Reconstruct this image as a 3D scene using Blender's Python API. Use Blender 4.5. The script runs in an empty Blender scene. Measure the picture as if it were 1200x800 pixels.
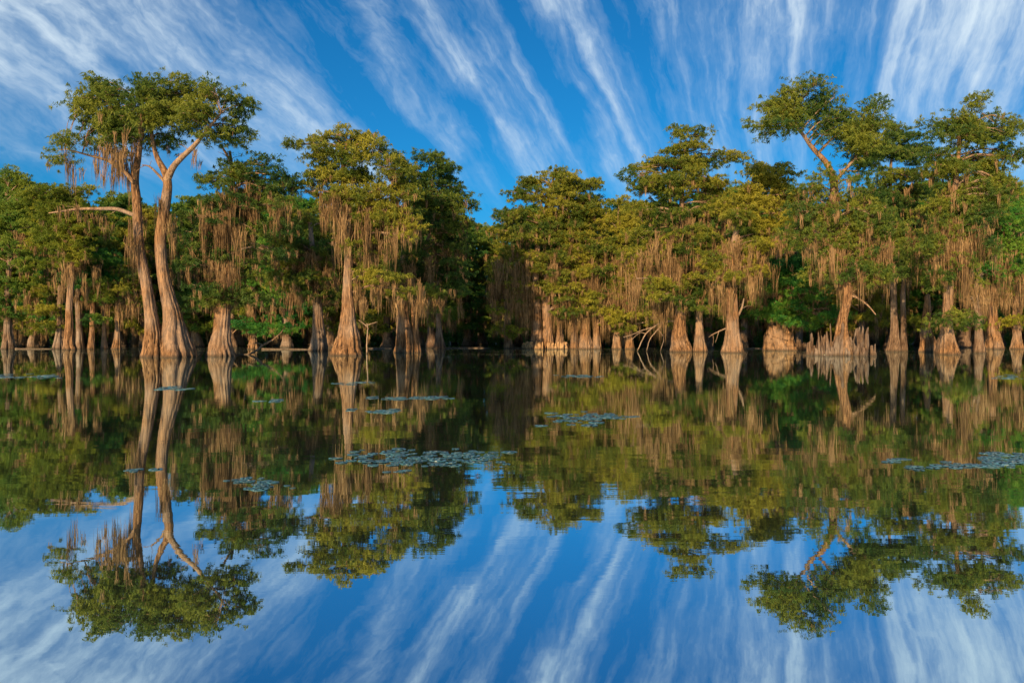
import bpy, math, random
import numpy as np
from mathutils import Vector

S = bpy.context.scene
COL = S.collection
PI = math.pi

# ------------------------------------------------------------------ camera
F = 933.0            # focal length in photograph pixels (1200 wide)
HY = 392.0           # photograph row of the horizon
CAM_H = 1.9
cam_d = bpy.data.cameras.new('camera')
cam_d.sensor_width = 36.0
cam_d.lens = 36.0 * F / 1200.0
cam_d.clip_start = 0.05
cam_d.clip_end = 6000
cam = bpy.data.objects.new('camera', cam_d)
COL.objects.link(cam)
cam.location = (0, 0, CAM_H)
cam.rotation_euler = (PI / 2 - math.atan((400 - HY) / F), 0, 0)
S.camera = cam

# ------------------------------------------------------------------ light
SUN_AZ = math.radians(20)      # the light travels ahead and to the right
SUN_EL = math.radians(18)
world = bpy.data.worlds.new('World')
S.world = world
world.use_nodes = True
S.view_settings.view_transform = 'Standard'
S.view_settings.look = 'None'
S.view_settings.gamma = 1
S.view_settings.use_curve_mapping = False
S.view_settings.exposure = 1.24

sun_d = bpy.data.lights.new('sun', 'SUN')
sun_d.energy = 4.5
sun_d.angle = math.radians(0.5)
sun_d.color = (1.0, 0.665, 0.35)
sun = bpy.data.objects.new('sun', sun_d)
COL.objects.link(sun)
sdir = Vector((math.sin(SUN_AZ) * math.cos(SUN_EL), math.cos(SUN_AZ) * math.cos(SUN_EL), -math.sin(SUN_EL)))
sun.rotation_euler = sdir.to_track_quat('-Z', 'Y').to_euler()
sun.location = (-40, -40, 40)


class NT:
    """small helper for node trees"""
    def __init__(self, tree):
        self.t = tree
        tree.nodes.clear()

    def n(self, kind, ins=None, **props):
        nd = self.t.nodes.new(kind)
        for k, v in props.items():
            setattr(nd, k, v)
        for k, v in (ins or {}).items():
            self.set(nd, k, v)
        return nd

    def set(self, nd, k, v):
        s = nd.inputs[k]
        if isinstance(v, bpy.types.NodeSocket):
            self.t.links.new(v, s)
        elif isinstance(v, bpy.types.Node):
            self.t.links.new(v.outputs[0], s)
        else:
            s.default_value = v

    def m(self, op, a, b=0.0, c=0.0, clamp=False):
        nd = self.n('ShaderNodeMath', {0: a, 1: b, 2: c}, operation=op)
        nd.use_clamp = clamp
        return nd.outputs[0]

    def vm(self, op, a, b=(0, 0, 0), scale=None):
        nd = self.n('ShaderNodeVectorMath', {0: a, 1: b}, operation=op)
        if scale is not None:
            self.set(nd, 'Scale', scale)
        return nd.outputs['Value'] if op in ('DOT_PRODUCT', 'LENGTH') else nd.outputs['Vector']

    def ramp(self, fac, stops, interp='LINEAR'):
        nd = self.n('ShaderNodeValToRGB', {0: fac})
        r = nd.color_ramp
        r.interpolation = interp
        while len(r.elements) < len(stops):
            r.elements.new(0.5)
        for e, (p, c) in zip(r.elements, stops):
            e.position = p
            if isinstance(c, (int, float)):
                c = (c, c, c)
            e.color = (c[0], c[1], c[2], 1)
        return nd.outputs[0]

    def noise(self, vec, scale, detail=4, rough=0.55, dist=0.0, lac=2.0):
        nd = self.n('ShaderNodeTexNoise', {'Vector': vec, 'Scale': scale, 'Detail': detail,
                                           'Roughness': rough, 'Distortion': dist, 'Lacunarity': lac})
        return nd.outputs[0]

    def mix(self, fac, a, b, blend='MIX'):
        nd = self.n('ShaderNodeMix', data_type='RGBA', blend_type=blend)
        self.set(nd, 0, fac)
        for idx, v in ((6, a), (7, b)):
            if isinstance(v, tuple):
                v = (v[0], v[1], v[2], 1)
            self.set(nd, idx, v)
        return nd.outputs[2]


def build_sky():
    g = NT(world.node_tree)
    sky = g.n('ShaderNodeTexSky', sky_type='NISHITA')
    sky.sun_disc = False
    sky.sun_elevation = SUN_EL
    sky.sun_rotation = PI + SUN_AZ
    sky.air_density = 1.0
    sky.dust_density = 0.3
    sky.ozone_density = 4.0
    d = g.n('ShaderNodeTexCoord').outputs['Generated']
    d = g.vm('NORMALIZE', d)
    low = g.ramp(g.n('ShaderNodeSeparateXYZ', {0: d}).outputs[2], [(0.0, 1.0), (0.16, 0.0)])
    tint = g.mix(low, SKY_TINT, (0.27, 0.47, 0.72))
    blue = g.mix(1.0, sky.outputs[0], tint, 'MULTIPLY')
    # long cirrus fibres run along one axis through the sky
    A = Vector((0.364, 1.0, -0.313)).normalized()
    along = g.vm('DOT_PRODUCT', d, tuple(A))
    par = g.vm('SCALE', tuple(A), scale=along)
    per = g.vm('NORMALIZE', g.vm('SUBTRACT', d, par))
    e1 = Vector((1.0, 0, 0)); e1 = (e1 - A * e1.dot(A)).normalized()
    e2 = e1.cross(A).normalized()
    if e2.z < 0: e2 = -e2
    phi = g.m('ARCTAN2', g.vm('DOT_PRODUCT', per, tuple(e1)), g.vm('DOT_PRODUCT', per, tuple(e2)))
    warp = g.m('MULTIPLY', g.m('SUBTRACT', g.noise(d, 5.0, 3), 0.5), 0.16)
    phw = g.m('ADD', phi, warp)
    u = g.m('MULTIPLY_ADD', phw, 1 / 2.2, 0.6)
    k = lambda p: p / 2.2 + 0.6
    cover = g.ramp(u, [(0.0, 0.50), (k(-1.05), 0.62), (k(-0.80), 0.64), (k(-0.72), 0.58), (k(-0.67), 0.28), (k(-0.60), 0.50),
                       (k(-0.545), 0.26), (k(-0.50), 0.62), (k(-0.43), 0.50), (k(-0.385), 0.34), (k(-0.28), 0.60),
                       (k(-0.21), 0.46), (k(-0.13), 0.64), (k(-0.06), 0.52), (k(0.08), 0.60), (k(0.14), 0.44), (k(0.22), 0.30),
                       (k(0.30), 0.46), (k(0.42), 0.66), (1.0, 0.50)])
    wv = g.n('ShaderNodeTexNoise', {'Vector': d, 'Scale': 4.5, 'Detail': 5.0, 'Roughness': 0.55})
    wob = g.vm('SUBTRACT', wv.outputs['Color'], (0.5, 0.5, 0.5))
    mixp = lambda kd, kw: g.vm('ADD', g.vm('ADD', per, g.vm('SCALE', d, scale=kd)), g.vm('SCALE', wob, scale=kw))
    veil = g.noise(g.vm('ADD', d, g.vm('SCALE', per, scale=0.8)), 3.2, 4, 0.5)
    f1 = g.noise(mixp(0.11, 0.10), 6.5, 8, 0.58)
    f2 = g.noise(mixp(0.12, 0.13), 22.0, 6, 0.6, 0.2)
    f3 = g.noise(g.vm('ADD', d, g.vm('SCALE', per, scale=1.0)), 15.0, 7, 0.62, 0.4)
    el = g.n('ShaderNodeSeparateXYZ', {0: d}).outputs[2]
    high = g.ramp(el, [(0.0, 0.0), (0.12, 0.15), (0.20, 0.70), (0.30, 0.95), (0.42, 1.0), (1.0, 0.9)])
    ctr = lambda f, wgt: g.m('MULTIPLY', g.m('SUBTRACT', f, 0.5), wgt)
    s = g.m('ADD', ctr(f1, 1.3), ctr(f2, 0.85))
    f4 = g.noise(mixp(0.22, 0.3), 55.0, 5, 0.6, 0.3)
    s = g.m('ADD', s, ctr(f4, 0.22))
    s = g.m('ADD', s, ctr(f3, 0.38))
    s = g.m('ADD', s, ctr(veil, 0.9))
    s = g.m('ADD', s, g.m('MULTIPLY', g.m('SUBTRACT', cover, 0.5), 1.0))
    s = g.m('ADD', s, g.m('MULTIPLY', g.m('SUBTRACT', high, 0.8), 0.22))
    dens = g.ramp(g.m('ADD', s, 0.42), [(0.20, 0.0), (0.37, 0.12), (0.51, 0.32), (0.65, 0.64), (0.82, 1.0)])
    dens = g.m('MULTIPLY', dens, high)
    colr = g.mix(g.m('MULTIPLY', dens, 0.92), blue, CLOUD)
    bg = g.n('ShaderNodeBackground', {0: colr, 1: SKY_STRENGTH})
    out = g.n('ShaderNodeOutputWorld')
    g.t.links.new(bg.outputs[0], out.inputs[0])


SKY_STRENGTH = 0.058
SKY_TINT = (0.075, 0.56, 0.81)
CLOUD = (5.6, 6.6, 7.3)
build_sky()

# ------------------------------------------------------------------ helpers
rng = np.random.default_rng(7)
random.seed(7)


def P(x, y, D):
    """photograph pixel at a distance -> point in the place"""
    return np.array([(x - 600.0) / F * D, D, CAM_H - (y - HY) / F * D])


def dist_of(yb):
    return F * CAM_H / (yb - HY)


def nrm(v):
    return v / np.maximum(np.linalg.norm(v, axis=-1, keepdims=True), 1e-9)


def np_mesh(name, verts, quads=None, tris=None, smooth=False):
    me = bpy.data.meshes.new(name)
    verts = np.asarray(verts, dtype=np.float32).reshape(-1, 3)
    loops, sizes = [], []
    if quads is not None and len(quads):
        q = np.asarray(quads, dtype=np.int32).reshape(-1, 4)
        loops.append(q.ravel()); sizes.append(np.full(len(q), 4, np.int32))
    if tris is not None and len(tris):
        t = np.asarray(tris, dtype=np.int32).reshape(-1, 3)
        loops.append(t.ravel()); sizes.append(np.full(len(t), 3, np.int32))
    loops = np.concatenate(loops); sizes = np.concatenate(sizes)
    me.vertices.add(len(verts)); me.vertices.foreach_set('co', verts.ravel())
    me.loops.add(len(loops)); me.loops.foreach_set('vertex_index', loops)
    me.polygons.add(len(sizes))
    starts = np.concatenate([[0], np.cumsum(sizes)[:-1]]).astype(np.int32)
    me.polygons.foreach_set('loop_start', starts)
    try:
        me.polygons.foreach_set('loop_total', sizes)
    except Exception:
        pass
    me.polygons.foreach_set('use_smooth', np.full(len(sizes), smooth, dtype=bool))
    me.update(calc_edges=True)
    return me


def link(name, me, mat, parent=None, loc=None):
    o = bpy.data.objects.new(name, me)
    COL.objects.link(o)
    if me is not None and mat is not None and not me.materials:
        me.materials.append(mat)
    if parent is not None:
        o.parent = parent
    if loc is not None:
        o.location = loc
    return o


def thing(name, label, cat, loc=(0, 0, 0), group=None):
    o = bpy.data.objects.new(name, None)
    COL.objects.link(o)
    o.empty_display_size = 0.5
    o.location = loc
    o['label'] = label
    o['category'] = cat
    if group:
        o['group'] = group
    return o


def catmull(pts, n):
    """smooth path through rows of pts, n samples per span"""
    pts = np.asarray(pts, float)
    if len(pts) < 3:
        t = np.linspace(0, 1, n + 1)[:, None]
        return pts[0] * (1 - t) + pts[1] * t
    e = np.vstack([2 * pts[0] - pts[1], pts, 2 * pts[-1] - pts[-2]])
    out = []
    for i in range(1, len(e) - 2):
        t = np.linspace(0, 1, n, endpoint=False)[:, None]
        a, b, c, d = e[i - 1], e[i], e[i + 1], e[i + 2]
        out.append(0.5 * ((2 * b) + (-a + c) * t + (2 * a - 5 * b + 4 * c - d) * t ** 2 + (-a + 3 * b - 3 * c + d) * t ** 3))
    out.append(pts[-1:])
    return np.vstack(out)


class Geo:
    """collects quads and triangles of one mesh"""
    def __init__(self):
        self.v, self.q, self.t, self.n = [], [], [], 0

    def add(self, v, q=None, t=None):
        self.v.append(np.asarray(v, float).reshape(-1, 3))
        if q is not None and len(q):
            self.q.append(np.asarray(q, int).reshape(-1, 4) + self.n)
        if t is not None and len(t):
            self.t.append(np.asarray(t, int).reshape(-1, 3) + self.n)
        self.n += len(self.v[-1])

    def tube(self, path, rad, sides=6, mod=None):
        path = np.asarray(path, float); rad = np.asarray(rad, float)
        m = len(path)
        tan = nrm(np.gradient(path, axis=0))
        ref = np.array([0.12, 1.0, 0.05]) if abs(tan[0][2]) > 0.5 else np.array([0.05, 0.1, 1.0])
        a = nrm(np.cross(tan, ref)); b = np.cross(tan, a)
        th = np.linspace(0, 2 * PI, sides, endpoint=False)
        R = rad[:, None] * (np.ones((m, sides)) if mod is None else mod)
        v = path[:, None, :] + R[:, :, None] * (np.cos(th)[None, :, None] * a[:, None, :] + np.sin(th)[None, :, None] * b[:, None, :])
        i = np.arange(m - 1)[:, None] * sides; j = np.arange(sides)[None, :]; jn = (j + 1) % sides
        q = np.stack([i + j, i + jn, i + sides + jn, i + sides + j], -1).reshape(-1, 4)
        vv = np.vstack([v.reshape(-1, 3), path[-1:] + tan[-1:] * rad[-1] * 0.5])
        top = (m - 1) * sides
        t = np.stack([top + np.arange(sides), top + (np.arange(sides) + 1) % sides, np.full(sides, m * sides)], -1)
        self.add(vv, q, t)

    def mesh(self, name, smooth=False):
        return np_mesh(name, np.vstack(self.v), np.vstack(self.q) if self.q else None,
                       np.vstack(self.t) if self.t else None, smooth)


# ------------------------------------------------------------------ materials
def material(name):
    m = bpy.data.materials.new(name)
    m.use_nodes = True
    return m, NT(m.node_tree)


def finish(g, shader):
    out = g.n('ShaderNodeOutputMaterial')
    g.t.links.new(shader, out.inputs[0])


def bark_material(name, dark, mid, light, grey=0.35):
    m, g = material(name)
    pos = g.n('ShaderNodeNewGeometry').outputs['Position']
    v = g.vm('MULTIPLY', pos, (1.0, 1.0, 0.10))
    n1 = g.noise(v, 5.0, 5, 0.6)
    n2 = g.noise(v, 15.0, 4, 0.65)
    n3 = g.noise(pos, 0.35, 3)
    c = g.ramp(g.m('MULTIPLY_ADD', n2, 0.5, g.m('MULTIPLY', n1, 0.5)), [(0.39, dark), (0.49, mid), (0.60, light)])
    c = g.mix(g.ramp(n3, [(0.45, 0.0), (0.65, grey)]), c, (0.27, 0.24, 0.21))
    # wet, algae-dark band where the trunk stands in the lake
    z = g.n('ShaderNodeSeparateXYZ', {0: pos}).outputs[2]
    wet = g.ramp(g.m('ADD', z, g.m('MULTIPLY', n1, 0.3)), [(0.22, 0.75), (0.42, 0.0)])
    c = g.mix(wet, c, (0.05, 0.038, 0.026))
    bump = g.n('ShaderNodeBump', {'Height': g.m('MULTIPLY_ADD', n2, 0.6, n1), 'Strength': 0.9, 'Distance': 0.12})
    b = g.n('ShaderNodeBsdfPrincipled', {'Base Color': c, 'Roughness': 0.9, 'Normal': bump.outputs[0]})
    b.inputs['Specular IOR Level'].default_value = 0.2
    finish(g, b.outputs[0])
    return m


def leaf_material(name, a, b_, c_, trans=0.35):
    m, g = material(name)
    pos = g.n('ShaderNodeNewGeometry').outputs['Position']
    ri = g.n('ShaderNodeObjectInfo').outputs['Random']
    n1 = g.noise(pos, 0.28, 3, 0.5)
    n2 = g.noise(pos, 2.6, 3, 0.6)
    f = g.m('MULTIPLY_ADD', n2, 0.52, g.m('MULTIPLY_ADD', n1, 0.95, -0.15))
    f = g.m('ADD', f, g.m('MULTIPLY', g.m('SUBTRACT', ri, 0.5), 0.18))
    col = g.ramp(f, [(0.44, a), (0.57, b_), (0.72, c_)])
    d = g.n('ShaderNodeBsdfPrincipled', {'Base Color': col, 'Roughness': 0.6})
    d.inputs['Specular IOR Level'].default_value = 0.25
    tr = g.n('ShaderNodeBsdfTranslucent', {0: g.mix(0.5, col, (0.10, 0.13, 0.015), 'ADD')})
    mx = g.n('ShaderNodeMixShader', {0: trans, 1: d.outputs[0], 2: tr.outputs[0]})
    finish(g, mx.outputs[0])
    return m


def moss_material():
    m, g = material('spanish_moss')
    pos = g.n('ShaderNodeNewGeometry').outputs['Position']
    n1 = g.noise(pos, 0.5, 3)
    n2 = g.noise(g.vm('MULTIPLY', pos, (1, 1, 0.2)), 9.0, 3)
    col = g.ramp(g.m('MULTIPLY_ADD', n2, 0.5, g.m('MULTIPLY', n1, 0.5)),
                 [(0.35, (0.075, 0.050, 0.027)), (0.5, (0.195, 0.130, 0.066)), (0.65, (0.33, 0.235, 0.125))])
    d = g.n('ShaderNodeBsdfDiffuse', {0: col})
    tr = g.n('ShaderNodeBsdfTranslucent', {0: col})
    mx = g.n('ShaderNodeMixShader', {0: 0.3, 1: d.outputs[0], 2: tr.outputs[0]})
    finish(g, mx.outputs[0])
    return m


def plain(name, col, rough=0.9, spec=0.2, scale=8.0, var=0.4):
    m, g = material(name)
    pos = g.n('ShaderNodeNewGeometry').outputs['Position']
    n1 = g.noise(pos, scale, 5, 0.6)
    lo = tuple(c * (1 - var) for c in col); hi = tuple(min(1, c * (1 + var)) for c in col)
    c = g.ramp(n1, [(0.35, lo), (0.65, hi)])
    bump = g.n('ShaderNodeBump', {'Height': n1, 'Strength': 0.4, 'Distance': 0.05})
    b = g.n('ShaderNodeBsdfPrincipled', {'Base Color': c, 'Roughness': rough, 'Normal': bump.outputs[0]})
    b.inputs['Specular IOR Level'].default_value = spec
    finish(g, b.outputs[0])
    return m


M_BARK = bark_material('cypress_bark', (0.020, 0.011, 0.006), (0.120, 0.066, 0.031), (0.25, 0.148, 0.074), 0.3)
M_BARK_DARK = bark_material('dark_shaded_cypress_bark', (0.03, 0.02, 0.014), (0.10, 0.065, 0.042), (0.17, 0.12, 0.08), 0.4)  # darker bark copy, with the shade of the dim trunks put into its colour
M_LIMB = bark_material('limb_bark', (0.06, 0.038, 0.022), (0.17, 0.11, 0.066), (0.27, 0.19, 0.12), 0.3)
M_KNEE = bark_material('knee_bark', (0.018, 0.012, 0.009), (0.070, 0.045, 0.029), (0.14, 0.095, 0.062), 0.4)
M_RING = bark_material('pale_knee_bark', (0.07, 0.04, 0.02), (0.25, 0.155, 0.075), (0.40, 0.265, 0.135), 0.2)  # paler bark for the ring of knees round the central tree
M_PALE = bark_material('bleached_wood', (0.10, 0.07, 0.05), (0.20, 0.145, 0.10), (0.30, 0.23, 0.165), 0.3)
M_LEAF = leaf_material('cypress_leaf', (0.040, 0.086, 0.013), (0.128, 0.160, 0.019), (0.255, 0.248, 0.028), 0.48)
M_LEAF_DARK = leaf_material('shaded_cypress_leaf', (0.028, 0.105, 0.022), (0.075, 0.160, 0.024), (0.16, 0.22, 0.026), 0.48)  # leaf copy for shaded trees, its colour brightened in place of fill light
M_LEAF_OLIVE = leaf_material('deep_cypress_leaf', (0.024, 0.068, 0.013), (0.072, 0.122, 0.018), (0.165, 0.195, 0.024), 0.45)
M_LEAF_GREEN = leaf_material('fresh_cypress_leaf', (0.015, 0.105, 0.022), (0.042, 0.175, 0.024), (0.12, 0.23, 0.026), 0.48)
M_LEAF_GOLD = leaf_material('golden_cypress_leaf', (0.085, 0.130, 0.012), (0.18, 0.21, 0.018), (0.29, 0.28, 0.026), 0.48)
M_MOSS = moss_material()


def water_material():
    m, g = material('lake_water')
    pos = g.n('ShaderNodeNewGeometry').outputs['Position']
    calm = g.ramp(g.noise(g.vm('MULTIPLY', pos, (0.5, 1.0, 1.0)), 0.12, 3), [(0.38, 0.35), (0.62, 1.0)])
    w1 = g.noise(g.vm('MULTIPLY', pos, (0.55, 1.3, 1.0)), 1.6, 1, 0.4, 0.3)
    w2 = g.noise(g.vm('MULTIPLY', pos, (0.35, 2.2, 1.0)), 5.0, 2, 0.5)
    yy = g.n('ShaderNodeSeparateXYZ', {0: pos}).outputs[1]
    near = g.ramp(g.m('MULTIPLY', yy, 0.02), [(0.08, 0.14), (0.19, 1.0), (0.6, 1.0), (1.0, 0.6)])
    calm = g.m('MULTIPLY', calm, near)
    h = g.m('MULTIPLY', g.m('MULTIPLY_ADD', w2, 0.22, w1), calm)
    bump = g.n('ShaderNodeBump', {'Height': h, 'Strength': 1.0, 'Distance': WAVE})
    gl = g.n('ShaderNodeBsdfGlossy', {0: (0.80, 0.94, 1.0, 1), 'Roughness': 0.006, 'Normal': bump.outputs[0]})
    mud = g.n('ShaderNodeBsdfDiffuse', {0: (0.022, 0.028, 0.024, 1)})
    fr = g.n('ShaderNodeFresnel', {'IOR': 3.4, 'Normal': bump.outputs[0]})
    mx = g.n('ShaderNodeMixShader', {0: g.m('MINIMUM', g.m('MULTIPLY_ADD', fr.outputs[0], 0.62, 0.54), 0.91), 1: mud.outputs[0], 2: gl.outputs[0]})
    finish(g, mx.outputs[0])
    return m


WAVE = 0.0019
M_WATER = water_material()
M_BANK = plain('bank_soil', (0.035, 0.032, 0.018), scale=0.8)

# ------------------------------------------------------------------ setting
q = [(-3000, -600, 0), (3000, -600, 0), (3000, 3500, 0), (-3000, 3500, 0)]
water = link('lake_water', np_mesh('lake_water', q, [(0, 1, 2, 3)]), M_WATER)
water['kind'] = 'structure'

nx, ny = 120, 24
xs = np.linspace(-900, 900, nx); ys = np.concatenate([np.linspace(176, 256, 14), np.linspace(290, 3400, 10)])
X, Y = np.meshgrid(xs, ys)
Zb = np.clip((Y - 186 + 6 * np.sin(X * 0.05) + 3 * np.sin(X * 0.17 + 1)) * 0.2, -0.6, 11.0) + rng.normal(0, 0.04, X.shape)
ii = (np.arange(ny - 1)[:, None] * nx + np.arange(nx - 1)[None, :])
bank = link('far_bank', np_mesh('far_bank', np.stack([X, Y, Zb], -1), np.stack([ii, ii + 1, ii + nx + 1, ii + nx], -1), smooth=True), M_BANK)
bank['kind'] = 'structure'


# ------------------------------------------------------------------ tree building blocks
def trunk_geo(path, rad, sides=22, flutes=8, flute_h=3.0, amp=0.20, seed=0):
    r = np.random.default_rng(seed)
    pr = np.hstack([np.asarray(path), np.asarray(rad)[:, None]])
    s = catmull(pr, 7)
    pth, rd = s[:, :3], np.maximum(s[:, 3], 0.02)
    hgt = pth[:, 2]
    th = np.linspace(0, 2 * PI, sides, endpoint=False)
    ph = r.uniform(0, 2 * PI, 4)
    drift = 0.10 * hgt[:, None]
    ang = th[None, :] + drift * r.choice([-1, 1]) * 0.3
    bend = 0.35 * np.sin(2 * th + ph[3])[None, :] + 0.12 * np.sin(hgt * 1.3 + ph[1])[:, None]
    crease = np.exp(-(np.cos((ang + bend) * flutes / 2 + ph[0]) / 0.42) ** 2)
    fine = np.exp(-(np.cos((ang - bend) * (flutes + 2.5) / 2 * 1.0 + ph[1]) / 0.35) ** 2)
    w = 0.45 - 1.25 * crease - 0.45 * fine + 0.22 * np.cos(ang * 3 + ph[2])
    a = amp * np.exp(-np.maximum(hgt, 0) / flute_h)[:, None] + 0.05
    mod = 1 - 0.35 * a + a * w + r.normal(0, 0.018, (len(pth), sides))
    # low wobble of the outline, so that trunks are not turned on a lathe
    wob = np.cumsum(r.normal(0, 0.012, (len(pth), 2)), axis=0) * rd[:, None] * 1.6
    pth = pth.copy(); pth[:, :2] += wob - wob[:1]
    g = Geo()
    g.tube(pth, rd, sides, mod)
    return g, pth, rd


def leaves(centres, radii, per, size, r, squash=0.5, flat=0.25):
    """small diamond leaflets scattered round clump centres -> verts, quads"""
    n = len(centres)
    c = np.repeat(centres, per, axis=0); R = np.repeat(radii, per)[:, None]
    d = nrm(r.normal(0, 1, (n * per, 3))) * (r.random((n * per, 1)) ** 0.5)
    off = d * R * np.array([1.0, 1.0, squash])
    p = c + off
    k = len(p)
    out = nrm(np.hstack([off[:, :2], np.full((k, 1), -0.12)]) + r.normal(0, 0.45, (k, 3)) * R)
    out = nrm(out + np.array([0, 0, -0.25]))
    up = nrm(np.array([0, 0, 1.0]) * flat + r.normal(0, 0.55, (k, 3)))
    side = nrm(np.cross(out, up))
    L = size * r.uniform(0.55, 1.4, (k, 1)); W = L * r.uniform(0.15, 0.26, (k, 1)) * 0.5
    v = np.stack([p - out * L * 0.45 + side * W, p - out * L * 0.45 - side * W, p + out * L * 0.55], 1).reshape(-1, 3)
    return v, np.arange(k * 3).reshape(-1, 3)


def moss_geo(anchors, lengths, r, fat=1.0, threads=15):
    """hanging tufts: each is a sheaf of tapering threads of unequal length"""
    n = len(anchors)
    if n == 0:
        return None
    A = np.repeat(anchors, threads, axis=0)
    L = np.repeat(lengths, threads)[:, None] * r.uniform(0.3, 1.0, (n * threads, 1))
    k = len(A)
    spread = 0.10 * fat * (0.6 + 0.4 * np.repeat(lengths, threads)[:, None])
    top = A + r.normal(0, 1, (k, 3)) * spread * np.array([1.0, 1.0, 0.6])
    ang = r.uniform(0, PI, (k, 1))
    dirv = np.hstack([np.cos(ang), np.sin(ang), np.zeros((k, 1))])
    W = (0.010 + 0.016 * r.random((k, 1))) * fat
    sway = np.hstack([r.normal(0, 0.07, (k, 2)), np.zeros((k, 1))])
    dn = np.array([0, 0, 1.0])
    pull = (A - top) * np.array([0.5, 0.5, 0])
    m1 = top + sway * L * 0.5 - dn * L * 0.35 + pull * 0.7
    curl = np.hstack([r.normal(0, 0.045, (k, 2)), np.zeros((k, 1))]) * np.minimum(L, 1.2)
    m2 = m1 + curl - dn * L * 0.33 + pull * 0.3
    bot = m2 - curl * 0.6 - dn * L * 0.32
    v = np.stack([top - dirv * W * 0.5, top + dirv * W * 0.5, m1 + dirv * W, m1 - dirv * W, m2 + dirv * W * 0.75, m2 - dirv * W * 0.75, bot], 1).reshape(-1, 3)
    b = np.arange(k)[:, None] * 7
    qd = np.vstack([b + np.array([[0, 1, 2, 3]]), b + np.array([[3, 2, 4, 5]])]); tr = b + np.array([[5, 4, 6]])
    return v, qd, tr


GROUP_FRONT = "bald cypresses along the edge of the swamp"
LEAFTRI = 0


def nearest_on(paths, rads, ctr):
    """the point of a trunk from which a limb would reach ctr, a little below it"""
    best = None
    for p, r_ in zip(paths, rads):
        d = np.linalg.norm(p - ctr, axis=1) + np.where(p[:, 2] > ctr[2] - 0.1, 2.0 * (p[:, 2] - ctr[2] + 0.1), 0)
        i = int(np.argmin(d))
        if best is None or d[i] < best[0]:
            best = (d[i], p[i], r_[i])
    return best[1], best[2]


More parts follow.
